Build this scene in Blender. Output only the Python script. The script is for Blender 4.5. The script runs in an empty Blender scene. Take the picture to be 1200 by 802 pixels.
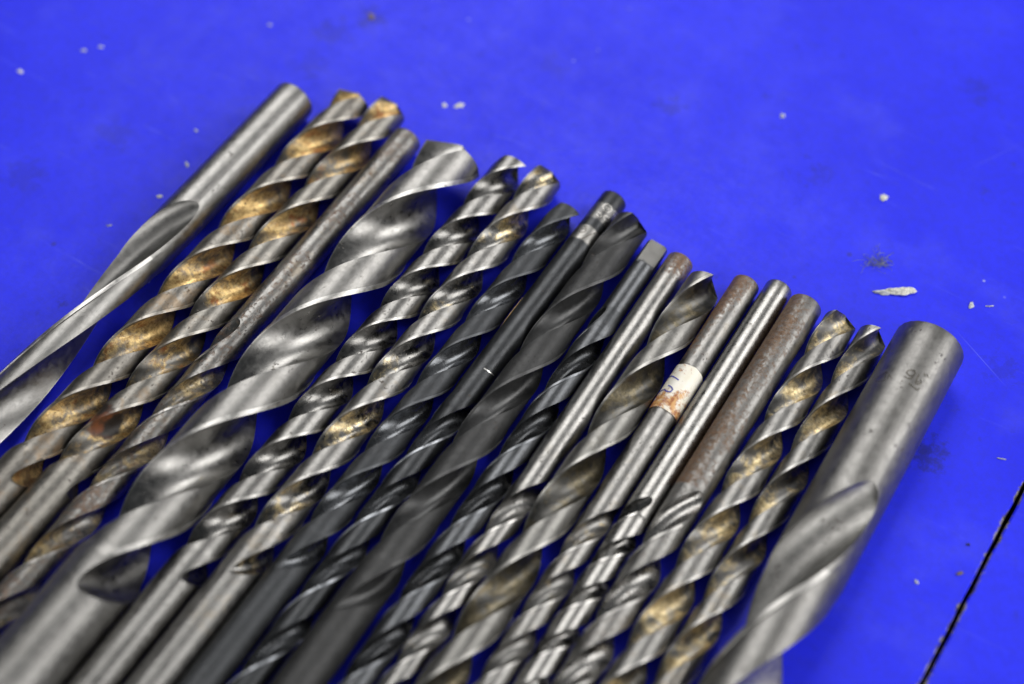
import bpy, math, random
import numpy as np
from mathutils import Matrix, Vector

sc = bpy.context.scene
MM = 0.001
rad = math.radians

# ------------------------------------------------------------------ camera
AZ = rad(30.827)                                   # the row of drills points this far to the right of the view
A = Vector((math.sin(AZ), math.cos(AZ), 0))        # along the drills, away from the camera
LAT = Vector((math.cos(AZ), -math.sin(AZ), 0))     # across the drills, to the right
UP = Vector((0, 0, 1))
CAM_H = 290.0
cd = bpy.data.cameras.new('camera')
cd.sensor_width = 36.0
cd.lens = 36.0 * 1880.4 / 1200.0
cd.clip_start = 0.01
cd.clip_end = 20
cam = bpy.data.objects.new('camera', cd)
sc.collection.objects.link(cam)
cam.location = (0, 0, CAM_H * MM)
cam.rotation_euler = (rad(90 - 53.836), 0, 0)
cd.dof.use_dof = True
cd.dof.focus_distance = 0.352
cd.dof.aperture_fstop = 6.2
sc.camera = cam

# ------------------------------------------------------------------ light: workshop ceiling lamps, ceiling bounce and an added side fill
world = bpy.data.worlds.new('World')
sc.world = world
world.use_nodes = True
bg = world.node_tree.nodes['Background']
bg.inputs['Color'].default_value = (0.86, 0.93, 1.0, 1)
bg.inputs['Strength'].default_value = 0.06


def lamp(name, d, dist, sx, sy, power, col=(1, 1, 1)):
    ld = bpy.data.lights.new(name, 'AREA')
    ld.shape = 'RECTANGLE'
    ld.size = sx
    ld.size_y = sy
    ld.energy = power
    ld.color = col
    o = bpy.data.objects.new(name, ld)
    sc.collection.objects.link(o)
    c = Vector((-0.02, 0.20, 0))
    d = Vector(d).normalized()
    o.location = c + d * dist
    z = d
    x = LAT - LAT.dot(z) * z
    x.normalize()
    y = z.cross(x)
    o.rotation_euler = Matrix((x, y, z)).transposed().to_euler()
    return o


def ldir(phi, ax):
    q = math.sqrt(1 - ax * ax)
    return A * ax + (UP * math.cos(rad(phi)) + LAT * math.sin(rad(phi))) * q


lamp('ceiling_lamp', ldir(-24, 0.50), 1.7, 0.9, 1.1, 11.3, (1.0, 0.98, 0.95))
lamp('ceiling_lamp', ldir(53, 0.50), 1.7, 0.9, 1.1, 11.3, (1.0, 0.98, 0.95))
lamp('side_fill', ldir(60, -0.35), 1.7, 0.8, 0.8, 8, (1.0, 0.98, 0.95))  # added fill without a known source, brightens table but not the lands
lamp('ceiling_bounce', ldir(14, 0.40), 1.7, 2.2, 2.2, 4.2, (1.0, 0.99, 0.97))

sc.view_settings.view_transform = 'Standard'
sc.view_settings.look = 'None'
sc.view_settings.exposure = 0.55
sc.view_settings.gamma = 1.0
sc.render.engine = 'CYCLES'
sc.cycles.use_denoising = True
sc.cycles.max_bounces = 6
sc.cycles.use_adaptive_sampling = True
sc.cycles.adaptive_threshold = 0.02
sc.cycles.sample_clamp_indirect = 8
sc.cycles.blur_glossy = 0.3

# ------------------------------------------------------------------ helpers


def put(o, parent=None):
    sc.collection.objects.link(o)
    if parent is not None:
        o.parent = parent
    return o


def tag(o, label, cat, group=None):
    o['label'] = label
    o['category'] = cat
    if group:
        o['group'] = group
    return o


def mesh_obj(name, verts, faces, mat, parent=None, attr=None, sharp=32, smooth=True):
    me = bpy.data.meshes.new(name)
    me.from_pydata([tuple(v) for v in verts], [], [tuple(f) for f in faces])
    me.update()
    if smooth:
        me.polygons.foreach_set('use_smooth', [True] * len(me.polygons))
        me.set_sharp_from_angle(angle=rad(sharp))
    if attr is not None:
        at = me.attributes.new('groove', 'FLOAT', 'POINT')
        at.data.foreach_set('value', np.asarray(attr, dtype=np.float32))
    me.materials.append(mat)
    o = bpy.data.objects.new(name, me)
    return put(o, parent)


class NT:
    def __init__(self, mat):
        mat.use_nodes = True
        self.t = mat.node_tree
        self.t.nodes.clear()

    def n(self, kind, **kw):
        nd = self.t.nodes.new(kind)
        for k, v in kw.items():
            if k.startswith('i_'):
                key = k[2:]
                key = int(key) if key.isdigit() else key
                nd.inputs[key].default_value = v
            else:
                setattr(nd, k, v)
        return nd

    def l(self, a, b):
        self.t.links.new(a, b)

    def noise(self, co, scale, detail=4, rough=0.55, dist=0.0):
        nd = self.n('ShaderNodeTexNoise')
        nd.inputs['Scale'].default_value = scale
        nd.inputs['Detail'].default_value = detail
        nd.inputs['Roughness'].default_value = rough
        nd.inputs['Distortion'].default_value = dist
        self.l(co, nd.inputs['Vector'])
        return nd.outputs['Fac']

    def scaled(self, co, s, loc=(0, 0, 0)):
        nd = self.n('ShaderNodeMapping')
        nd.inputs['Scale'].default_value = s
        nd.inputs['Location'].default_value = loc
        self.l(co, nd.inputs['Vector'])
        return nd.outputs[0]

    def ramp(self, fac, lo, hi, a=0.0, b=1.0, smooth=True):
        nd = self.n('ShaderNodeMapRange')
        nd.interpolation_type = 'SMOOTHSTEP' if smooth else 'LINEAR'
        nd.inputs['From Min'].default_value = lo
        nd.inputs['From Max'].default_value = hi
        nd.inputs['To Min'].default_value = a
        nd.inputs['To Max'].default_value = b
        self.l(fac, nd.inputs['Value'])
        return nd.outputs[0]

    def math(self, op, a, b=None, clamp=False):
        nd = self.n('ShaderNodeMath', operation=op)
        nd.use_clamp = clamp
        for i, v in enumerate((a, b)):
            if v is None:
                continue
            if isinstance(v, (int, float)):
                nd.inputs[i].default_value = v
            else:
                self.l(v, nd.inputs[i])
        return nd.outputs[0]

    def mix(self, fac, a, b):
        nd = self.n('ShaderNodeMix', data_type='RGBA')
        for key, v in ((0, fac), (6, a), (7, b)):
            if isinstance(v, (int, float)):
                nd.inputs[key].default_value = v
            elif isinstance(v, tuple):
                nd.inputs[key].default_value = v if len(v) == 4 else v + (1,)
            else:
                self.l(v, nd.inputs[key])
        return nd.outputs[2]


# ------------------------------------------------------------------ metal
LEVEL = 0.60


def metal(name, seed, light=0.42, dark=0.26, tint=(1.0, 0.985, 0.955), rough=0.36, metallic=1.0,
          residue=None, res_amt=0.0, res_scale=420, pits=0.15, rust=None, rust_amt=0.0, streak=0.3,
          groove_light=None, groove_rough=None, margin=1.7, speck=0.6, orange=0.0, bare=None, rust_side=None, blob=None):
    """Worn tool steel: longitudinal grinding marks, grime, pits, optional
    dried residue in the grooves and rust on the outside."""
    light, dark = light * LEVEL, dark * LEVEL
    groove_light = groove_light * LEVEL if groove_light else None
    m = bpy.data.materials.new(name)
    t = NT(m)
    out = t.n('ShaderNodeOutputMaterial')
    bs = t.n('ShaderNodeBsdfPrincipled')
    t.l(bs.outputs[0], out.inputs[0])
    tc = t.n('ShaderNodeTexCoord').outputs['Object']
    r = random.Random(seed)
    co = t.scaled(tc, (1, 1, 1), (r.uniform(-3, 3), r.uniform(-3, 3), r.uniform(-3, 3)))
    at = t.n('ShaderNodeAttribute')
    at.attribute_name = 'groove'
    groove = t.ramp(at.outputs['Fac'], 0.06, 0.16)
    marg = t.ramp(at.outputs['Fac'], -0.45, -0.25, 1, 0)
    big = t.noise(co, 160, 5, 0.6)
    mid = t.noise(co, 620, 5, 0.62)
    fine = t.noise(co, 2600, 3, 0.6)
    lines = t.noise(t.scaled(co, (3200, 3200, 90)), 1.0, 3, 0.6)
    g = t.math('ADD', t.math('MULTIPLY', big, 0.55), t.math('MULTIPLY', mid, 0.45))
    g = t.ramp(g, 0.32, 0.68)
    spk = t.noise(co, 1250, 4, 0.75)
    c_l = tuple(light * x for x in tint)
    c_d = tuple(dark * x for x in tint)
    col = t.mix(g, c_d, c_l)
    col = t.mix(t.math('MULTIPLY', t.ramp(lines, 0.35, 0.75), streak), col, tuple(dark * 0.8 * x for x in tint))
    if groove_light is not None:
        gl = tuple(groove_light * x for x in tint)
        gd = tuple(groove_light * 0.72 * x for x in tint)
        col = t.mix(groove, col, t.mix(g, gd, gl))
    # dull grime film and bright rubbed grains
    grime = t.math('MULTIPLY', t.ramp(spk, 0.50, 0.66), t.ramp(big, 0.35, 0.62, 0.1, 0.75))
    col = t.mix(t.math('MULTIPLY', grime, speck), col, tuple(dark * 0.45 * x for x in (1.0, 0.93, 0.82)))
    mcol = tuple(min(0.62, light * margin) * x for x in tint)
    col = t.mix(t.math('MULTIPLY', marg, t.ramp(mid, 0.3, 0.6, 0.35, 1.0)), col, mcol)
    rgh = t.ramp(t.math('ADD', t.math('MULTIPLY', mid, 0.7), t.math('MULTIPLY', fine, 0.3)), 0.3, 0.75, rough - 0.06, rough + 0.14)
    if groove_rough is not None:
        mx = t.n('ShaderNodeMix', data_type='FLOAT')
        t.l(groove, mx.inputs[0])
        t.l(rgh, mx.inputs[2])
        t.l(t.ramp(mid, 0.3, 0.75, groove_rough - 0.05, groove_rough + 0.12), mx.inputs[3])
        rgh = mx.outputs[0]
    met = None
    hgt = t.math('ADD', t.math('MULTIPLY', fine, 0.35), t.math('MULTIPLY', spk, 0.35))
    if bare is not None:                       # ground-off patch: (z0, z1) in metres with the label stamped in it
        sep = t.n('ShaderNodeSeparateXYZ')
        t.l(tc, sep.inputs[0])
        zz = t.math('ADD', sep.outputs['Z'], t.math('MULTIPLY', t.math('SUBTRACT', mid, 0.5), 0.0016))
        bm = None
        for z0, z1, amt in bare:
            q = t.math('MULTIPLY', t.ramp(zz, z0 - 0.0003, z0 + 0.0003), t.ramp(zz, z1 - 0.0003, z1 + 0.0003, 1, 0))
            q = t.math('MULTIPLY', q, amt)
            bm = q if bm is None else t.math('MAXIMUM', bm, q)
        col = t.mix(bm, col, (0.25, 0.245, 0.235))
        met = t.ramp(bm, 0, 1, metallic, 1.0, False)
    # pits: small dark craters
    pn = t.noise(co, 1500, 2, 0.5)
    pm = t.noise(co, 260, 3, 0.6)
    pit = t.math('MULTIPLY', t.ramp(pn, 0.60, 0.68), t.ramp(pm, 0.62 - 0.28 * pits, 0.72 - 0.12 * pits))
    col = t.mix(t.math('MULTIPLY', pit, 0.85), col, (0.055, 0.042, 0.034))
    hgt = t.math('SUBTRACT', hgt, t.math('MULTIPLY', pit, 0.9))
    dirt = t.math('MULTIPLY', pit, 0.8)
    if residue is not None:
        lo, hi = residue
        rn = t.noise(co, res_scale, 6, 0.65, 0.4)
        rb = t.noise(co, 75, 3, 0.5)
        rr = t.math('ADD', t.math('MULTIPLY', rn, 0.52), t.math('MULTIPLY', rb, 0.48))
        cov = t.ramp(rr, 0.66 - 0.32 * res_amt, 0.74 - 0.22 * res_amt)
        msk = t.math('MULTIPLY', cov, groove)
        rc = t.mix(t.ramp(t.noise(co, 900, 5, 0.7), 0.32, 0.68), lo, hi)
        rc = t.mix(t.math('MULTIPLY', t.ramp(t.noise(co, 210, 4, 0.65), 0.54, 0.66), orange), rc, (0.34, 0.11, 0.03))
        rc = t.mix(t.ramp(t.noise(co, 1700, 3, 0.6), 0.60, 0.68, 0, 0.8), rc, (0.04, 0.028, 0.015))
        col = t.mix(t.math('MULTIPLY', msk, 0.85), col, rc)
        dirt = t.math('MAXIMUM', dirt, t.math('MULTIPLY', msk, 0.14))
        hgt = t.math('ADD', hgt, t.math('MULTIPLY', t.math('MULTIPLY', msk, rn), 0.8))
        # thin film of the same stuff on the outside
        film = t.math('MULTIPLY', t.ramp(rr, 0.52, 0.66), 0.35 * res_amt)
        col = t.mix(film, col, lo)
        dirt = t.math('MAXIMUM', dirt, t.math('MULTIPLY', film, 0.6))
    if rust is not None:
        n1 = t.noise(co, 900, 6, 0.78, 0.2)
        n2 = t.noise(co, 110, 4, 0.6)
        rr = t.math('ADD', t.math('MULTIPLY', n1, 0.72), t.math('MULTIPLY', n2, 0.28))
        if rust_side is not None:              # rustier on one side of the shank: (direction, weight)
            dt = t.n('ShaderNodeVectorMath', operation='DOT_PRODUCT')
            t.l(tc, dt.inputs[0])
            dt.inputs[1].default_value = rust_side[0]
            rr = t.math('ADD', rr, t.math('MULTIPLY', dt.outputs['Value'], rust_side[1]))
        rm = t.ramp(rr, 0.64 - 0.26 * rust_amt, 0.78 - 0.22 * rust_amt)
        rc = t.mix(t.ramp(t.noise(co, 1100, 5, 0.75), 0.34, 0.66), rust[0], rust[1])
        col = t.mix(t.math('MULTIPLY', rm, 0.9), col, rc)
        dirt = t.math('MAXIMUM', dirt, t.math('MULTIPLY', rm, 0.85))
        hgt = t.math('ADD', hgt, t.math('MULTIPLY', t.math('MULTIPLY', rm, t.noise(co, 1900, 4, 0.7)), 0.8))
    if blob is not None:
        dv = t.n('ShaderNodeVectorMath', operation='DISTANCE')
        t.l(tc, dv.inputs[0])
        dv.inputs[1].default_value = blob[0]
        dd = t.math('ADD', dv.outputs['Value'], t.math('MULTIPLY', t.math('SUBTRACT', mid, 0.5), 0.003))
        bmk = t.ramp(dd, blob[1] * 0.75, blob[1], 1, 0)
        col = t.mix(bmk, col, t.mix(t.ramp(t.noise(co, 230, 3, 0.5), 0.48, 0.70), (0.016, 0.012, 0.010), (0.16, 0.05, 0.016)))
        dirt = t.math('MAXIMUM', dirt, bmk)
        rgh = t.math('SUBTRACT', rgh, t.math('MULTIPLY', bmk, 0.12))
    base_met = metallic if met is None else met
    mt = t.math('MULTIPLY', t.math('SUBTRACT', 1.0, dirt), base_met)
    t.l(col, bs.inputs['Base Color'])
    t.l(mt, bs.inputs['Metallic'])
    t.l(t.math('ADD', rgh, t.math('MULTIPLY', dirt, 0.22)), bs.inputs['Roughness'])
    bp = t.n('ShaderNodeBump')
    bp.inputs['Strength'].default_value = 0.55
    bp.inputs['Distance'].default_value = 0.00010
    t.l(hgt, bp.inputs['Height'])
    t.l(bp.outputs[0], bs.inputs['Normal'])
    return m


def plain(name, col, rough=0.5, metallic=0.0, var=0.15, scale=900):
    m = bpy.data.materials.new(name)
    t = NT(m)
    out = t.n('ShaderNodeOutputMaterial')
    bs = t.n('ShaderNodeBsdfPrincipled')
    t.l(bs.outputs[0], out.inputs[0])
    tc = t.n('ShaderNodeTexCoord').outputs['Object']
    n = t.ramp(t.noise(tc, scale, 5, 0.65), 0.3, 0.7)
    c = t.mix(n, tuple(x * (1 - var) for x in col), tuple(min(1, x * (1 + var)) for x in col))
    t.l(c, bs.inputs['Base Color'])
    bs.inputs['Roughness'].default_value = rough
    bs.inputs['Metallic'].default_value = metallic
    return m


# ------------------------------------------------------------------ table: two blue painted boards with a worn seam
seam_p = LAT * (2.84 * MM) + A * (200 * MM)         # a point on the seam
SY = AZ + rad(1.55)
seam_a = Vector((math.sin(SY), math.cos(SY), 0))
seam_l = Vector((math.cos(SY), -math.sin(SY), 0))


def on_board(x, y):
    v = Vector((x, y, 0)) * MM - seam_p
    return v.dot(seam_l), v.dot(seam_a)


STAINS = [on_board(x, y) + (r, k * 0.72) for x, y, r, k in (
    (88.2, 182.8, 0.0055, 0.8), (84.0, 184.5, 0.004, 0.6), (-36.9, 317.8, 0.005, 0.6), (-47.0, 312.0, 0.006, 0.4),
    (-118.0, 262.0, 0.007, 0.35), (-98.0, 275.0, 0.006, 0.35), (40.0, 285.0, 0.004, 0.4), (118.0, 291.0, 0.005, 0.4),
    (75.0, 262.0, 0.004, 0.35), (-52.0, 300.0, 0.006, 0.3), (10.0, 300.0, 0.005, 0.25), (108.0, 205.0, 0.004, 0.3))]


def table_paint():
    m = bpy.data.materials.new('blue_paint')
    t = NT(m)
    out = t.n('ShaderNodeOutputMaterial')
    bs = t.n('ShaderNodeBsdfPrincipled')
    t.l(bs.outputs[0], out.inputs[0])
    tc = t.n('ShaderNodeTexCoord').outputs['Object']
    sep = t.n('ShaderNodeSeparateXYZ')
    t.l(tc, sep.inputs[0])
    wide = t.noise(tc, 18, 4, 0.6)
    mid = t.noise(tc, 110, 6, 0.68)
    fine = t.noise(tc, 900, 4, 0.6)
    col = t.mix(t.ramp(wide, 0.3, 0.7), (0.018, 0.025, 0.82), (0.025, 0.035, 0.92))
    # dark rubbed-in smudges
    sm = t.math('MULTIPLY', t.ramp(mid, 0.60, 0.76), t.ramp(t.noise(tc, 30, 3, 0.5), 0.42, 0.66))
    col = t.mix(t.math('MULTIPLY', sm, 0.62), col, (0.028, 0.032, 0.22))
    blot = t.math('MULTIPLY', t.ramp(t.noise(tc, 220, 5, 0.72), 0.56, 0.74), t.ramp(t.noise(t.scaled(tc, (1, 1, 1), (2.3, 1.1, 0)), 22, 3, 0.5), 0.44, 0.62))
    gr_ = t.ramp(t.noise(tc, 420, 5, 0.8), 0.40, 0.66)
    col = t.mix(t.math('MULTIPLY', gr_, 0.26), col, (0.024, 0.028, 0.42))
    cl_ = t.ramp(t.noise(t.scaled(tc, (1, 1, 1), (5.1, 0.4, 0)), 48, 5, 0.6), 0.52, 0.74)
    col = t.mix(t.math('MULTIPLY', cl_, 0.10), col, (0.16, 0.19, 0.86))
    col = t.mix(t.math('MULTIPLY', blot, 0.6), col, (0.026, 0.030, 0.30))
    for (px, py, rr_, amt) in STAINS:
        dv = t.n('ShaderNodeVectorMath', operation='DISTANCE')
        t.l(tc, dv.inputs[0])
        dv.inputs[1].default_value = (px, py, 0)
        dq = t.math('ADD', dv.outputs['Value'], t.math('MULTIPLY', t.math('SUBTRACT', t.noise(tc, 320, 5, 0.75), 0.5), 0.024))
        col = t.mix(t.math('MULTIPLY', t.ramp(dq, rr_ * 0.2, rr_, 1, 0), amt), col, (0.020, 0.022, 0.10))
    # hairline scratches in two directions
    for rot, off, amt in ((0.5, 0.0, 0.5), (-1.1, 3.1, 0.35), (2.0, 6.7, 0.35)):
        mp = t.n('ShaderNodeMapping')
        mp.inputs['Rotation'].default_value = (0, 0, rot)
        mp.inputs['Location'].default_value = (off, off * 0.7, 0)
        t.l(tc, mp.inputs['Vector'])
        wv = t.noise(t.scaled(mp.outputs[0], (9, 900, 1)), 1.0, 2, 0.5, 0.15)
        gate = t.ramp(t.noise(mp.outputs[0], 26, 3, 0.5), 0.56, 0.66)
        hs = t.math('MULTIPLY', t.ramp(wv, 0.70, 0.76), gate)
        col = t.mix(t.math('MULTIPLY', hs, amt), col, (0.28, 0.32, 0.86))
    # pale hazy scuffs
    sc1 = t.noise(t.scaled(tc, (40, 420, 40)), 1.0, 5, 0.7, 0.6)
    col = t.mix(t.math('MULTIPLY', t.ramp(sc1, 0.60, 0.78), 0.22), col, (0.20, 0.24, 0.80))
    # fine dust specks
    vo = t.n('ShaderNodeTexVoronoi')
    vo.inputs['Scale'].default_value = 150
    t.l(tc, vo.inputs['Vector'])
    spk = t.math('MULTIPLY', t.ramp(vo.outputs['Distance'], 0.035, 0.075, 1, 0), t.ramp(t.noise(tc, 60, 2), 0.55, 0.62))
    col = t.mix(t.math('MULTIPLY', spk, 0.6), col, (0.42, 0.46, 0.72))
    vo2 = t.n('ShaderNodeTexVoronoi')
    vo2.inputs['Scale'].default_value = 95
    t.l(t.scaled(tc, (1, 1, 1), (0.37, 0.11, 0)), vo2.inputs['Vector'])
    spd = t.math('MULTIPLY', t.ramp(vo2.outputs['Distance'], 0.03, 0.09, 1, 0), t.ramp(t.noise(tc, 45, 2), 0.54, 0.60))
    col = t.mix(t.math('MULTIPLY', spd, 0.55), col, (0.03, 0.03, 0.12))
    # paint worn off along the seam (the board's own x = 0 edge)
    ed = t.math('ABSOLUTE', sep.outputs['X'])
    wear = t.math('ADD', ed, t.math('MULTIPLY', t.math('SUBTRACT', t.noise(tc, 260, 5, 0.7), 0.55), 0.0036))
    wm = t.ramp(wear, 0.0002, 0.0006, 1, 0)
    col = t.mix(wm, col, t.mix(t.ramp(t.noise(tc, 700, 4, 0.7), 0.35, 0.65), (0.06, 0.052, 0.038), (0.36, 0.33, 0.27)))
    t.l(col, bs.inputs['Base Color'])
    t.l(t.ramp(t.math('ADD', t.math('MULTIPLY', mid, 0.6), t.math('MULTIPLY', fine, 0.4)), 0.3, 0.7, 0.34, 0.52), bs.inputs['Roughness'])
    bs.inputs['Specular IOR Level'].default_value = 0.15
    bp = t.n('ShaderNodeBump')
    bp.inputs['Strength'].default_value = 0.35
    bp.inputs['Distance'].default_value = 0.00025
    t.l(t.math('ADD', t.math('MULTIPLY', mid, 0.7), t.math('MULTIPLY', fine, 0.3)), bp.inputs['Height'])
    t.l(bp.outputs[0], bs.inputs['Normal'])
    return m


paint = table_paint()
table = put(bpy.data.objects.new('table_top', None))
table['kind'] = 'structure'
table.location = seam_p
table.rotation_euler = (0, 0, -SY)


def board(x0, x1):
    rng = random.Random(int(x0 * 1000) + 7)
    ny = 420
    ys = np.linspace(-0.55, 0.75, ny)
    edge = 0.0 if abs(x0) < abs(x1) else 1
    xs = [x0, x1]
    near = x0 if abs(x0) < abs(x1) else x1
    far = x1 if near == x0 else x0
    sgn = 1 if far > near else -1
    w = 0.0
    verts, faces = [], []
    for i, y in enumerate(ys):
        w = 0.7 * w + rng.gauss(0, 0.00007)
        chip = max(0, rng.gauss(-0.00028, 0.0002))
        e = near + sgn * (abs(w) + chip)
        verts += [(far, y, -0.018), (far, y, 0), (e + sgn * 0.0005, y, 0), (e + sgn * 0.0001, y, -0.0004), (e, y, -0.018)]
    k = 5
    for i in range(ny - 1):
        for j in range(k):
            a, b = i * k + j, i * k + (j + 1) % k
            f = (a, b, b + k, a + k)
            faces.append(f if sgn < 0 else f[::-1])
    return mesh_obj('plank', verts, faces, paint, table, sharp=40)


board(-0.75, -0.00028)
board(0.00028, 0.35)
under = plain('dark_wood', (0.02, 0.016, 0.012), 0.8)
mesh_obj('batten', [(-0.03, -0.5, -0.030), (0.03, -0.5, -0.030), (0.03, 0.7, -0.030), (-0.03, 0.7, -0.030),
                    (-0.03, -0.5, -0.0185), (0.03, -0.5, -0.0185), (0.03, 0.7, -0.0185), (-0.03, 0.7, -0.0185)],
         [(0, 3, 2, 1), (4, 5, 6, 7), (0, 1, 5, 4), (1, 2, 6, 5), (2, 3, 7, 6), (3, 0, 4, 7)], under, table)

# ------------------------------------------------------------------ twist drills
NL, NF = 17, 22
RAD = {}


def ring_profile(R, c, F, d, F0, cl, mw, core):
    """One cross-section: for each half a land (heel to lip) and a flute."""
    pts, gr, uu = [], [], []
    for h in (0, 1):
        ch = c + math.pi * h
        a0 = ch - math.pi + F / 2
        a1 = ch - F / 2
        lw = a1 - a0
        um = 1 - mw / lw
        us = list(np.linspace(0, um, NL - 4)) + [um + 0.006] + list(np.linspace(um + 0.006, 1, 4)[1:])
        for u in us:
            r = R * (1 - cl) if u <= um + 1e-6 else R
            a = a0 + lw * u
            pts.append((r * math.cos(a), r * math.sin(a)))
            gr.append(-0.5 if (u > um + 1e-6 and cl > 0.01) else 0.0)
            uu.append(1 - u)
        p0 = np.array([math.cos(a1), math.sin(a1)]) * R
        a3 = ch + F / 2
        p3 = np.array([math.cos(a3), math.sin(a3)]) * R * (1 - cl)
        ec = np.array([math.cos(ch), math.sin(ch)])
        es = np.array([-math.sin(ch), math.cos(ch)])
        q1 = (ec * core[0] + es * core[1]) * R
        q2 = (ec * core[2] + es * core[3]) * R
        p1 = (p0 * 2 + p3) / 3 * (1 - d) + q1 * d
        p2 = (p0 + p3 * 2) / 3 * (1 - d) + q2 * d
        for i in range(1, NF + 1):
            v = i / (NF + 1)
            p = p0 * (1 - v) ** 3 + 3 * p1 * v * (1 - v) ** 2 + 3 * p2 * v * v * (1 - v) + p3 * v ** 3
            pts.append((p[0], p[1]))
            rr = math.hypot(p[0], p[1]) / R
            gr.append(max(0.0, 1 - rr) + 0.05 * min(1, d * 3))
            uu.append(v)
    return pts, gr, uu


def make_drill(num, label, D, s, yaw, tip_up, t_top, t_run, t_bot, half, t_ref, mat, shank_mat=None,
               F0=100, run_len=1.1, cl=0.05, mw=10, core=(-0.07, -0.15, -0.04, 0.52), chamfer=0.12, tang=None, point=59, anchor=0.38, shank_D=None):
    R = D / 2.0
    shank_mat = shank_mat or mat
    az = AZ + rad(yaw)
    a = Vector((math.sin(az), math.cos(az), 0))
    lat = Vector((math.cos(az), -math.sin(az), 0))
    o = put(bpy.data.objects.new('drill_bit', None))
    if tip_up:
        X, Y, Z = -lat, UP, a
    else:
        X, Y, Z = lat, UP, -a
    base = (A * 200 + LAT * s) * MM + UP * (R * 1.002 * MM)
    M = Matrix((X, Y, Z)).transposed().to_4x4()
    M.translation = base
    o.matrix_world = M
    tag(o, label, 'drill bit', 'twist drills laid side by side on the blue table')
    F0 = rad(F0)
    P = 2.0 * half
    phic = math.atan2(-s, CAM_H - R)
    beta = math.asin(R / math.hypot(s, CAM_H - R))
    if tip_up:
        thR = math.pi + phic - beta
        bref, zref = thR, t_ref
        z_tip, z_run, z_end = t_top, t_run, t_bot
    else:
        thR = -phic + beta
        bref, zref = thR + math.pi - F0, -t_ref
        z_tip, z_run, z_end = -t_bot, -t_run, -t_top
    Lr = run_len * D

    def cang(z):
        return bref + F0 / 2 + 2 * math.pi * (max(z, z_run) - zref) / P

    rng = random.Random(num * 13 + 5)
    # ring list: (z, x) with x the run-out parameter
    Rs = (shank_D / 2.0) if shank_D else R
    rings = []
    ch = chamfer * Rs
    rings.append((z_end, 0, Rs - ch, 's'))
    for q in (0.3, 0.65, 1.0):
        rings.append((z_end + ch * (1 - math.cos(q * math.pi / 2)), 0, Rs - ch + ch * math.sin(q * math.pi / 2), 's'))
    zt0 = z_end + ch
    if tang:
        L = tang[0]
        for q in np.linspace(0.15, 1, 5):
            rings.append((z_end + L * q, 0, Rs, 'tang'))
        rings.append((z_end + L + 0.25, 0, Rs, 's'))
        zt0 = z_end + L + 0.3
    ns = max(4, int((z_run - zt0) / 4.0))
    for q in np.linspace(0, 1, ns + 1)[1:-1]:
        rings.append((zt0 + (z_run - zt0) * q, 0, Rs, 's'))
    i_sh = len(rings)
    nr = 30
    for i in range(nr + 1):
        x = (i / nr) ** 1.7
        rr = Rs + (R - Rs) * min(1, x * 2)
        rings.append((z_run + Lr * x, x, rr, 'b'))
    cone_h = R / math.tan(rad(point))
    z_a = z_tip - cone_h - 0.45 * R
    step = half / 30.0
    nb = max(4, int((z_a - z_run - Lr) / step))
    for q in np.linspace(0, 1, nb + 1)[1:]:
        rings.append((z_run + Lr + (z_a - z_run - Lr) * q, 1, R, 'b'))
    i_tip = len(rings) - 1
    allp, allg = [], []
    for (z, x, rr, kind) in rings:
        d = 1 - (1 - x) ** 2
        F = max(rad(1.0), F0 * d ** 0.5)
        lead_c = cang(z) - F0 / 2 + F / 2 + (F0 - F) * anchor   # the lip stays on its helix while the flute narrows and shallows
        clz = cl * max(0.0, min(1.0, (x - 0.72) / 0.12))
        pts, gr, uu = ring_profile(rr, lead_c, F, d, F0, clz, rad(mw), core)
        if kind == 'b' and x > 0.5:            # tiny nicks along the cutting edges
            for h in (0, 1):
                j = h * (NL + NF) + NL - 1
                q = 1 - max(0, rng.gauss(-0.006, 0.008))
                pts[j] = (pts[j][0] * q, pts[j][1] * q)
        if kind == 'tang':
            na, th = tang[1], tang[2] * Rs
            nx, ny = math.cos(rad(na)), math.sin(rad(na))
            np_ = []
            for (px, py) in pts:
                k = px * nx + py * ny
                kk = max(-th, min(th, k))
                tx, ty = px - k * nx, py - k * ny
                np_.append((tx + kk * nx, ty + kk * ny))
            pts = np_
        if tang and kind == 's' and z < z_end + tang[0]:
            na, th = tang[1], tang[2] * Rs
            nx, ny = math.cos(rad(na)), math.sin(rad(na))
            pts = [((px - (px * nx + py * ny) * nx) + max(-th, min(th, px * nx + py * ny)) * nx,
                    (py - (px * nx + py * ny) * ny) + max(-th, min(th, px * nx + py * ny)) * ny) for px, py in pts]
        allp.append([(px * MM, py * MM, z * MM) for px, py in pts])
        allg.append(gr)
    # point: every column runs up to the cone, then over it
    n = len(allp[0])
    pts0, gr0, uu0 = ring_profile(R, 0.0, F0, 1.0, F0, cl, rad(mw), core)
    tanp = math.tan(rad(point))
    zends = []
    for j in range(n):
        r = math.hypot(*pts0[j])
        land = (j % (NL + NF)) < NL
        rel = uu0[j] * 0.16 * R if land else uu0[j] * 0.16 * R
        zends.append(z_tip - r / tanp - rel * (r / R))
    for q in np.linspace(0, 1, 9)[1:]:
        ring = []
        for j in range(n):
            z = z_a + (zends[j] - z_a) * q
            c = cang(z)
            x, y = pts0[j]
            ring.append(((x * math.cos(c) - y * math.sin(c)) * MM, (x * math.sin(c) + y * math.cos(c)) * MM, z * MM))
        allp.append(ring)
        allg.append([g_ * (1 - q) if g_ > 0 else g_ for g_ in gr0])
    i_lip = len(allp) - 1
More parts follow.
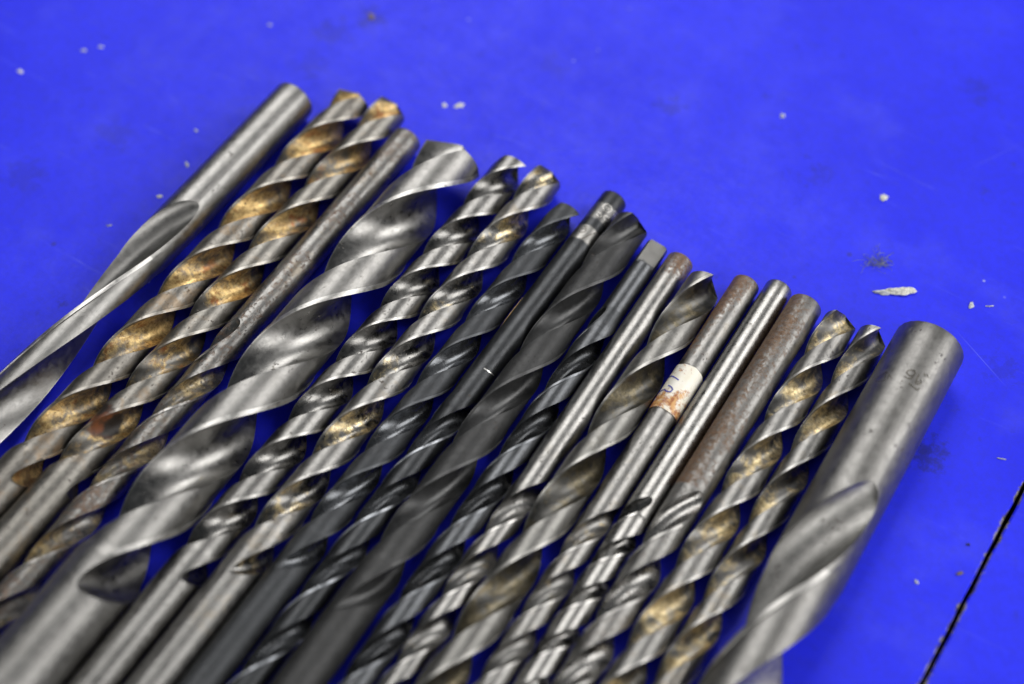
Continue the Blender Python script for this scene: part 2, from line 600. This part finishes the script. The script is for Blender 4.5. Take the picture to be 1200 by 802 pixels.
    for q in (0.15, 0.4, 0.7, 0.93, 0.999):
        ring = []
        for j in range(n):
            z = zends[j] + (z_tip - zends[j]) * q
            c = cang(zends[j])
            x, y = pts0[j]
            k = 1 - q
            ring.append(((x * math.cos(c) - y * math.sin(c)) * MM * k, (x * math.sin(c) + y * math.cos(c)) * MM * k, z * MM))
        allp.append(ring)
        allg.append([0.0] * n)

    def part(name, i0, i1, m, cap0=False, cap1=False):
        vs, fs, gs = [], [], []
        for i in range(i0, i1 + 1):
            vs += allp[i]
            gs += list(allg[i])
        for i in range(i1 - i0):
            for j in range(n):
                b = (j + 1) % n
                fs.append((i * n + j, i * n + b, (i + 1) * n + b, (i + 1) * n + j))
        if cap0:
            fs.append(tuple(reversed(range(n))))
        if cap1:
            fs.append(tuple(range((i1 - i0) * n, (i1 - i0 + 1) * n)))
        return mesh_obj(name, vs, fs, m, o, gs, sharp=28)

    part('shank', 0, i_sh, shank_mat, cap0=True)
    part('fluted_body', i_sh, i_tip, mat)
    part('point', i_tip, len(allp) - 1, mat, cap1=True)
    RAD[num] = R
    return o


def ribbon(name, parent, R, strokes, w, mat, lift=0.012, sub=4):
    """Marks on a round shank: polylines in (angle deg, axial mm)."""
    vs, fs = [], []
    rr = R + lift
    for st in strokes:
        p = []
        for (q0, q1) in zip(st[:-1], st[1:]):
            for i in range(sub):
                f = i / sub
                p.append((q0[0] + (q1[0] - q0[0]) * f, q0[1] + (q1[1] - q0[1]) * f))
        p.append(st[-1])
        xy = [(rad(a_) * rr, z) for a_, z in p]
        st0 = len(vs)
        for i, (x, y) in enumerate(xy):
            x0, y0 = xy[max(0, i - 1)]
            x1, y1 = xy[min(len(xy) - 1, i + 1)]
            dx, dy = x1 - x0, y1 - y0
            L = math.hypot(dx, dy) or 1
            ww = w * (0.75 + 0.45 * math.sin(i * 1.7 + len(st)) ** 2)
            for sg in (-1, 1):
                px, py = x - sg * dy / L * ww, y + sg * dx / L * ww
                th = px / rr
                vs.append((rr * math.cos(th) * MM, rr * math.sin(th) * MM, py * MM))
        for i in range(len(xy) - 1):
            b = st0 + i * 2
            fs.append((b, b + 1, b + 3, b + 2))
    return mesh_obj(name, vs, fs, mat, parent, smooth=False)


TAN = ((0.27, 0.155, 0.048), (0.84, 0.61, 0.26))
STRAW = ((0.32, 0.225, 0.095), (0.88, 0.73, 0.42))
RUST = ((0.085, 0.042, 0.020), (0.20, 0.105, 0.052))

m1 = metal('steel_clean', 1, 0.46, 0.33, rough=0.38, pits=0.1, streak=0.25, groove_light=0.40, speck=0.35)
m2 = metal('steel_brown_grooves', 2, 0.36, 0.22, rough=0.39, residue=TAN, res_amt=0.95, pits=0.5, groove_light=0.34, tint=(1.0, 0.95, 0.87), orange=0.7)
m3 = metal('steel_burnt_grooves', 3, 0.40, 0.26, rough=0.38, residue=TAN, res_amt=0.8, pits=0.45, groove_light=0.36, tint=(1.0, 0.96, 0.88), orange=0.9, blob=((0.0017, 0.0011, -0.0835), 0.0048))
m4 = metal('steel_pitted', 4, 0.40, 0.25, rough=0.34, residue=STRAW, res_amt=0.6, pits=0.85, rust=RUST, rust_amt=0.60, groove_light=0.42)
m5 = metal('steel_large', 5, 0.46, 0.33, rough=0.38, pits=0.15, streak=0.2, groove_light=0.50, groove_rough=0.32, residue=((0.14, 0.12, 0.08), (0.36, 0.32, 0.24)), res_amt=0.15, speck=0.35)
m6 = metal('steel_dark_bright', 6, 0.40, 0.25, rough=0.33, pits=0.5, groove_light=0.36, groove_rough=0.27, streak=0.3)
m7 = metal('steel_tan_grooves', 7, 0.44, 0.30, rough=0.38, residue=STRAW, res_amt=0.55, pits=0.55, groove_light=0.36, groove_rough=0.24)
BO = (0.92, 0.97, 1.05)
m8 = metal('black_oxide_satin', 8, 0.125, 0.085, tint=BO, rough=0.50, metallic=0.85, pits=0.05, streak=0.3, groove_light=0.22, groove_rough=0.22)
m9 = metal('black_oxide_thin', 9, 0.10, 0.065, tint=BO, rough=0.38, metallic=0.8, pits=0.05, streak=0.3, groove_light=0.15, groove_rough=0.28, margin=8.0,
           bare=[(-0.0157, -0.0112, 1.0), (-0.0236, -0.0185, 0.45)])
m10 = metal('black_oxide_wide', 10, 0.11, 0.075, tint=(0.97, 0.98, 1.0), rough=0.52, metallic=0.8, pits=0.1, streak=0.3, groove_light=0.13, groove_rough=0.36)
m11 = metal('black_oxide_tanged', 11, 0.20, 0.12, tint=BO, rough=0.34, metallic=0.85, pits=0.15, streak=0.4, groove_light=0.085, groove_rough=0.24,
            bare=[(-0.0225, -0.0140, 0.85)])
m12 = metal('steel_slim', 12, 0.48, 0.34, rough=0.33, pits=0.25, streak=0.45, groove_light=0.46, residue=STRAW, res_amt=0.3, rust=RUST, rust_amt=0.16, rust_side=((0, 0, -1), 10.0))
m13 = metal('steel_oily', 13, 0.36, 0.26, tint=(1.0, 0.985, 0.94), rough=0.39, pits=0.2, streak=0.25, groove_light=0.20, groove_rough=0.36,
            residue=((0.07, 0.06, 0.035), (0.17, 0.14, 0.085)), res_amt=0.75)
m14 = metal('steel_taped', 14, 0.44, 0.30, rough=0.36, pits=0.4, streak=0.4, groove_light=0.42, residue=STRAW, res_amt=0.3, rust=RUST, rust_amt=0.42, rust_side=((-6, 0, -1), 8.0))
m15 = metal('steel_polished', 15, 0.50, 0.38, rough=0.29, pits=0.05, streak=0.35, groove_light=0.46, groove_rough=0.26)
m16 = metal('steel_rusty', 16, 0.42, 0.27, rough=0.40, pits=0.6, streak=0.3, groove_light=0.48, groove_rough=0.25, rust=((0.075, 0.037, 0.015), (0.19, 0.100, 0.046)), rust_amt=0.85,
            rust_side=((-1, -0.1, 0), 26.0))
m16b = metal('steel_flecked_rust', 26, 0.42, 0.27, rough=0.40, pits=0.4, streak=0.3, groove_light=0.50, groove_rough=0.25, rust=RUST, rust_amt=0.35)
m17 = metal('steel_straw_grooves', 17, 0.42, 0.27, rough=0.38, residue=STRAW, res_amt=0.7, pits=0.6, groove_light=0.34)
m18 = metal('steel_straw_grooves_grey', 18, 0.44, 0.29, rough=0.38, residue=STRAW, res_amt=0.62, pits=0.5, groove_light=0.36)
m19 = metal('steel_stamped', 19, 0.37, 0.26, rough=0.40, pits=0.4, streak=0.35, groove_light=0.52, groove_rough=0.46, rust=RUST, rust_amt=0.05, speck=0.35)

d1 = make_drill(1, 'leftmost drill bit, clean grey steel shank with long slow flutes', 10.60, -190.79, 0.38, False, 15.4, -27, -150, 80, -37, m1, run_len=2.2, chamfer=0.16, F0=118)
d2 = make_drill(2, 'brown stained drill bit right beside the clean leftmost one', 9.30, -178.21, -0.20, True, 25.2, -106, -150, 22.6, -22.4, m2, F0=102)
d3 = make_drill(3, 'drill bit with burnt dark red residue in its last groove', 8.80, -168.76, -0.08, True, 27.2, -102, -150, 22.3, -23.9, m3, F0=102)
d4 = make_drill(4, 'thin pitted rusty drill bit lying left against the widest fluted drill', 7.40, -160.29, -0.14, False, 19.5, -48, -150, 20.8, -72.5, m4, chamfer=0.2, F0=88, anchor=0.85, run_len=1.5)
d5 = make_drill(5, 'very wide bright grey drill bit with broad flutes, tip up, fifth from left', 15.30, -145.59, -0.02, True, 21.0, -120, -165, 36.3, -54.9, m5, run_len=0.8, F0=108)
d6 = make_drill(6, 'dark shiny drill bit with tight mirror-bright grooves right of the widest one', 8.80, -133.43, 0.11, True, 26.5, -106, -160, 17.6, -41.0, m6, F0=102)
d7 = make_drill(7, 'grey drill bit with straw coloured speckled grooves left of the black ones', 8.35, -124.68, -0.06, True, 27.6, -100, -155, 20.6, -41.6, m7, F0=100, run_len=2.0)
d8 = make_drill(8, 'black satin fluted drill bit, leftmost of the black ones', 7.40, -115.72, 0.45, True, 20.8, -94, -150, 19.8, -36.3, m8, F0=92, run_len=2.0)
d9 = make_drill(9, 'slim black drill bit with shank end up, stamped 3/', 6.50, -108.15, 0.50, False, 28.1, -35, -150, 19.2, -72.7, m9, chamfer=0.14, F0=86, anchor=0.85, run_len=1.6)
d10 = make_drill(10, 'broad matt black drill bit with tip up right of the stamped black shank', 9.00, -100.26, 0.08, True, 25.0, -96, -150, 27.6, -43.9, m10, F0=82, run_len=2.0)
d11 = make_drill(11, 'black drill bit with a bright flat ground tang at its upper end', 6.60, -92.26, -0.45, False, 20.6, -2, -150, 19.5, -42.8, m11, tang=(7.4, 80, 0.55), chamfer=0.18, shank_D=5.3, F0=94, anchor=0.85, run_len=1.6)
d12 = make_drill(12, 'slim shiny grey drill bit with slightly rusty shank end beside the ground tang', 6.40, -85.70, -0.51, False, 19.6, -45, -150, 16.6, -76.5, m12, chamfer=0.14, F0=108, anchor=0.85, run_len=1.7)
d13 = make_drill(13, 'oily grey drill bit, tip up, between slim shiny shank and taped shank', 9.10, -77.55, -0.28, True, 18.3, -118, -160, 27.2, -26.0, m13, F0=108)
d14 = make_drill(14, 'drill bit with white tape marked in blue pen round its shank', 6.37, -69.83, -0.42, False, 21.5, -43, -145, 15.4, -57.5, m14, chamfer=0.2, F0=96, anchor=0.85, run_len=1.5)
d15 = make_drill(15, 'cleanest polished steel drill bit, between the taped and the rusty shank', 6.37, -62.94, -0.20, False, 24.1, -41, -145, 11.8, -58.3, m15, chamfer=0.2, run_len=1.0, F0=72, anchor=0.85)
d16 = make_drill(16, 'drill bit with a brown rusty pitted shank pointing up', 7.70, -55.67, -0.10, False, 22.3, -35, -150, 19.7, -45.7, m16b, shank_mat=m16, chamfer=0.16, F0=100, anchor=0.85, run_len=1.5)
d17 = make_drill(17, 'grey drill bit with straw residue in grooves, right next to the rusty shank', 7.93, -47.15, 0.20, True, 24.0, -112, -155, 20.4, -25.8, m17, F0=103)
d18 = make_drill(18, 'narrower straw-grooved drill bit touching the thick stamped shank', 7.30, -39.38, 0.25, True, 24.6, -110, -155, 20.3, -29.4, m18, F0=100)
d19 = make_drill(19, 'thickest shank on the far right, grey drill bit stamped 9/16 inch', 15.61, -27.11, -0.23, False, 22.8, -20, -150, 50, -44.5, m19, anchor=0.78, run_len=1.9, chamfer=0.06, F0=108)

# stamped marks
etch = plain('etched_dark', (0.085, 0.075, 0.062), 0.55, 0.5, 0.45)
etch_pale = plain('etched_pale', (0.40, 0.39, 0.37), 0.4, 0.7, 0.3)
ribbon('stamped_lettering', d19, RAD[19], [
    [(86.3, -9.05), (91.4, -8.75), (96.0, -8.31), (95.6, -7.6), (90.2, -7.21), (84.8, -7.6), (83.8, -8.43), (86.8, -9.01)],
    [(84.8, -7.6), (85.3, -6.78), (90.2, -6.41), (97.1, -6.55)],
    [(85.6, -5.32), (78.8, -5.12), (68.5, -5.0)], [(97.3, -5.27), (94.7, -5.19)],
    [(77.7, -8.69), (78.3, -7.68), (77.1, -6.34)],
    [(72.6, -7.74), (69.0, -7.3), (70.7, -6.59), (76.3, -6.1), (77.1, -6.75), (72.2, -7.05)],
    [(68.5, -5.0), (68.0, -5.84)], [(71.7, -9.64), (67.8, -9.12)], [(67.9, -9.95), (62.9, -9.37)]], 0.13, etch)
ribbon('stamped_emblem', d19, RAD[19], [
    [(143.3, -4.87), (135.3, -5.9), (126.8, -6.97), (112.2, -5.14)], [(126.8, -6.97), (124.0, -5.17), (120.6, -4.36)],
    [(139.4, -4.31), (129.8, -4.02), (119.5, -4.38)], [(120.6, -6.26), (117.8, -4.62)]], 0.08, etch)
ribbon('stamped_lettering', d9, RAD[9], [
    [(105.8, -15.08), (90.3, -14.5), (87.1, -13.54), (97.3, -13.0), (112.1, -13.16)], [(105.8, -15.08), (88.4, -15.21)],
    [(105.6, -14.02), (93.4, -14.41)], [(81.9, -11.23), (66.4, -13.29), (48.3, -15.36)]], 0.11, etch)
ribbon('stamped_emblem', d9, RAD[9], [
    [(86.7, -23.66), (65.0, -23.71), (52.2, -23.0), (58.9, -21.85), (78.1, -21.54), (94.0, -22.51), (86.7, -23.66)],
    [(77.5, -22.91), (65.7, -22.87), (65.7, -22.34), (76.3, -22.28), (77.5, -22.91)],
    [(41.0, -23.6), (17.8, -23.81), (16.6, -23.07), (35.0, -22.59), (41.0, -23.6)],
    [(61.8, -20.64), (39.2, -21.02), (32.1, -20.34), (51.2, -19.57), (63.3, -20.04), (61.8, -20.64)],
    [(98.3, -20.4), (81.0, -20.36), (69.1, -19.77), (78.6, -19.12), (94.1, -19.69)]], 0.12, etch_pale)

ribbon('bright_nick', d9, RAD[9], [[(79.5, 31.17), (51.1, 31.03), (28.4, 30.74)]], 0.13, plain('bare_bright_steel', (0.75, 0.74, 0.72), 0.3, 1.0))

# white tape round the shank of one drill


def tape_material():
    m = bpy.data.materials.new('stained_white_tape')
    t = NT(m)
    out = t.n('ShaderNodeOutputMaterial')
    bs = t.n('ShaderNodeBsdfPrincipled')
    t.l(bs.outputs[0], out.inputs[0])
    tc = t.n('ShaderNodeTexCoord').outputs['Object']
    sep = t.n('ShaderNodeSeparateXYZ')
    t.l(tc, sep.inputs[0])
    n = t.noise(tc, 520, 6, 0.7)
    col = t.mix(t.ramp(t.noise(tc, 260, 4, 0.6), 0.35, 0.7), (0.80, 0.76, 0.64), (0.86, 0.84, 0.78))
    z = t.ramp(sep.outputs['Z'], 0.0125, 0.0185, 0.0, 0.20, False)
    st = t.ramp(t.math('ADD', n, z), 0.56, 0.72)
    col = t.mix(st, col, t.mix(t.ramp(t.noise(tc, 900, 4), 0.4, 0.6), (0.62, 0.34, 0.12), (0.34, 0.12, 0.04)))
    sp = t.ramp(t.noise(tc, 1300, 3, 0.6), 0.66, 0.72)
    col = t.mix(t.math('MULTIPLY', sp, 0.6), col, (0.25, 0.17, 0.08))
    t.l(col, bs.inputs['Base Color'])
    bs.inputs['Roughness'].default_value = 0.42
    bp = t.n('ShaderNodeBump')
    bp.inputs['Strength'].default_value = 0.4
    bp.inputs['Distance'].default_value = 0.0001
    t.l(n, bp.inputs['Height'])
    t.l(bp.outputs[0], bs.inputs['Normal'])
    return m


tm = tape_material()
vs, fs = [], []
na = 64
rt0, rt1 = RAD[14] + 0.01, RAD[14] + 0.16
rng = random.Random(4)
prof = []
for i in range(na):
    th = 2 * math.pi * i / na
    wob = 0.10 * math.sin(th * 3 + 1) + 0.05 * math.sin(th * 9)
    z0, z1 = 7.7 + wob, 20.6 - 0.10 * math.sin(th * 4) - 0.1 * math.cos(th)
    e = 0.03 * math.sin(th * 2)
    for (r, z) in ((rt0, z0 + 0.05), (rt1 + e, z0), (rt1 + e, (z0 + z1) / 2), (rt1 + e, z1), (rt0, z1 - 0.05)):
        vs.append((r * math.cos(th) * MM, r * math.sin(th) * MM, z * MM))
for i in range(na):
    for j in range(4):
        a_, b_ = i * 5 + j, ((i + 1) % na) * 5 + j
        fs.append((a_, b_, b_ + 1, a_ + 1))
tape = mesh_obj('tape_label', vs, fs, tm, d14)
tape['label'] = 'rust-stained white tape label'
ink = plain('blue_ink', (0.07, 0.08, 0.38), 0.5, 0, 0.5)
ribbon('handwriting', tape, RAD[14] + 0.19, [[(163.0, 11.58), (138.0, 11.5), (97.1, 12.45)],
                                  [(124.0, 14.41), (108.3, 14.73), (97.7, 15.22), (99.6, 16.04), (113.0, 16.18), (131.2, 15.63), (150.1, 15.98), (163.0, 16.3)]],
       0.16, ink, lift=0.03)

# burnt residue lump in the groove of the third drill


def lump(name, loc, size, mat, parent=None, seed=1, flat=0.6, nu=14, nv=9, rz=0.0, amp=0.3):
    r = random.Random(seed)
    ph = [r.uniform(0, 6.3) for _ in range(8)]
    vs, fs = [], []
    for i in range(nv + 1):
        v = math.pi * i / nv
        for j in range(nu):
            u = 2 * math.pi * j / nu
            k = 1 + amp * (0.5 * math.sin(2 * u + ph[0]) * math.sin(v) + 0.35 * math.sin(3 * u + ph[1] + 2 * v) + 0.3 * math.sin(5 * v + ph[2] + u)
                           + 0.25 * math.sin(6 * u + ph[3]) * math.sin(v)) + r.uniform(-.3, .3) * amp * math.sin(v)
            vs.append((size[0] * k * math.sin(v) * math.cos(u) * MM, size[1] * k * math.sin(v) * math.sin(u) * MM, size[2] * k * math.cos(v) * MM))
    for i in range(nv):
        for j in range(nu):
            b = (j + 1) % nu
            fs.append((i * nu + j, (i + 1) * nu + j, (i + 1) * nu + b, i * nu + b))
    o = mesh_obj(name, vs, fs, mat, parent, sharp=60)
    o.location = loc
    o.rotation_euler = (0, 0, rz)
    return o


# ------------------------------------------------------------------ flecks and dust on the table
white = plain('white_flake', (0.62, 0.62, 0.56), 0.6, 0, 0.35, 2200)
pale = plain('pale_flake', (0.46, 0.48, 0.52), 0.6, 0, 0.3, 2200)
brown = plain('brown_crumb', (0.16, 0.12, 0.09), 0.7, 0, 0.4, 2200)
black = plain('black_crumb', (0.02, 0.02, 0.03), 0.7, 0, 0.4, 2200)

chip = put(bpy.data.objects.new('paint_chip', None))
chip.location = (0.0880, 0.2262, 0)
tag(chip, 'largest white flake, long and crusty, lying on the blue table top right', 'paint flake')
lump('flake_body', (0.0012, 0, 0.0003), (3.0, 1.2, 0.5), white, chip, 3, nu=40, nv=18, amp=0.3)
lump('flake_tail', (-0.0032, -0.0003, 0.0002), (1.7, 0.6, 0.3), pale, chip, 9, nu=24, nv=11, amp=0.6)

GR = 'small pale flecks scattered on the blue table'
for (x, y, sx, sy, lab, m, sd) in [
        (89.0, 254.7, 0.85, 0.95, 'small white fleck above the largest white flake', white, 1),
        (104.5, 222.2, 0.5, 0.9, 'small upright pale flake right of the largest white flake', pale, 2),
        (108.7, 222.0, 0.75, 0.18, 'tiny pale sliver at the right edge of the table', pale, 3),
        (-13.2, 285.4, 0.95, 0.9, 'larger of two white flecks above the fluted tips', white, 4),
        (-16.9, 285.4, 0.7, 0.6, 'smaller of two white flecks above the fluted tips', white, 5),
        (67.5, 281.8, 0.65, 0.65, 'lone pale fleck in the empty upper right of the table', pale, 6),
        (-110.5, 305.1, 0.7, 0.65, 'left one of two hazy flecks near the upper left corner', pale, 7),
        (-106.3, 306.4, 0.7, 0.65, 'right one of two hazy flecks near the upper left corner', pale, 8),
        (-125.6, 297.4, 0.85, 0.7, 'pale fleck at the far left edge of the table', white, 9),
        (-63.3, 314.6, 0.6, 0.6, 'pale fleck at the top edge left of the middle', pale, 10),
        (-78.2, 276.7, 0.5, 0.5, 'topmost of the flecks beside the leftmost shank', pale, 11),
        (-79.1, 265.3, 0.55, 0.9, 'elongated fleck in the middle beside the leftmost shank', pale, 12),
        (-84.5, 255.1, 0.7, 0.7, 'roundest white fleck touching the leftmost drill', white, 13),
        (103.9, 181.2, 0.9, 0.16, 'short pale scratchy sliver near the right edge above the seam', pale, 14),
        (90.7, 153.9, 0.8, 0.35, 'brown crumb left of the table seam', brown, 15),
        (93.5, 160.5, 0.35, 0.3, 'tiny black crumb left of the table seam', black, 16),
        (81.6, 151.9, 0.35, 0.4, 'tiny pale fleck between thick drill and seam', pale, 17),
        (-95.2, 246.0, 0.7, 0.3, 'faint pale fleck left of the leftmost drill flutes', pale, 18),
        (-36.9, 317.8, 0.8, 1.1, 'grey smudged crumb at the top edge of the table', brown, 19)]:
    k_ = 0.82 if x < -50 else 1.0
    o = lump('fleck', (x * MM, y * MM, 0.00012), (sx * k_, sy * k_, 0.16), m, None, sd, nu=12, nv=6, rz=0.3 * math.sin(sd * 2.1), amp=0.6)
    tag(o, lab, 'fleck', GR)

# grey fluff: a tangle of fine fibres
fib = plain('dust_fibre', (0.27, 0.30, 0.27), 0.9, 0, 0.3)
rng = random.Random(11)
vs, fs = [], []
for k in range(60):
    x, y = rng.gauss(0, 1.5), rng.gauss(0, 1.2)
    a_ = rng.uniform(0, 6.3)
    z = rng.uniform(0.05, 0.6)
    w = rng.uniform(0.018, 0.04)
    curl = rng.gauss(0, 0.35)
    st = len(vs)
    ns = 9
    for i in range(ns):
        for (ox, oz) in ((0, w), (-w, -w), (w, -w)):
            vs.append(((x - math.sin(a_) * ox) * MM, (y + math.cos(a_) * ox) * MM, max(0.02, z + oz) * MM))
        L = rng.uniform(0.25, 0.5)
        x += math.cos(a_) * L
        y += math.sin(a_) * L
        a_ += curl + rng.gauss(0, 0.2)
        z = max(0.06, z + rng.gauss(0, 0.08))
    for i in range(ns - 1):
        for j in range(3):
            b = (j + 1) % 3
            fs.append((st + i * 3 + j, st + i * 3 + b, st + i * 3 + 3 + b, st + i * 3 + 3 + j))
fl = mesh_obj('dust_fluff', vs, fs, fib)
fl.location = (0.0848, 0.2347, 0)
tag(fl, 'grey tuft of dust fibres just above the largest white flake', 'dust')

# thin brass-coloured sliver of swarf wedged between two of the black drills
brass = plain('brass_swarf', (0.26, 0.18, 0.08), 0.42, 0.6, 0.4)
vs, fs = [], []
ns = 24
for i in range(ns + 1):
    q = i / ns
    tt = -23.5 + 23.0 * q
    c = A * (200 + tt) + LAT * (-111.55 + 0.09 * q + 0.05 * math.sin(q * 9))
    w = 0.05 + 0.05 * math.sin(math.pi * q)
    h = 3.35 + 0.25 * math.sin(q * 5)
    for (dl, dz) in ((-w, -0.9), (w, -0.9), (w, 0.25), (-w, 0.25)):
        p = (c + LAT * dl) * MM
        vs.append((p.x, p.y, (h + dz) * MM))
for i in range(ns):
    for j in range(4):
        b = (j + 1) % 4
        fs.append((i * 4 + j, i * 4 + b, i * 4 + 4 + b, i * 4 + 4 + j))
fs += [(3, 2, 1, 0), (ns * 4, ns * 4 + 1, ns * 4 + 2, ns * 4 + 3)]
sl = mesh_obj('metal_sliver', vs, fs, brass, sharp=30)
tag(sl, 'thin brass coloured sliver wedged left of the slim black shank', 'metal shaving')
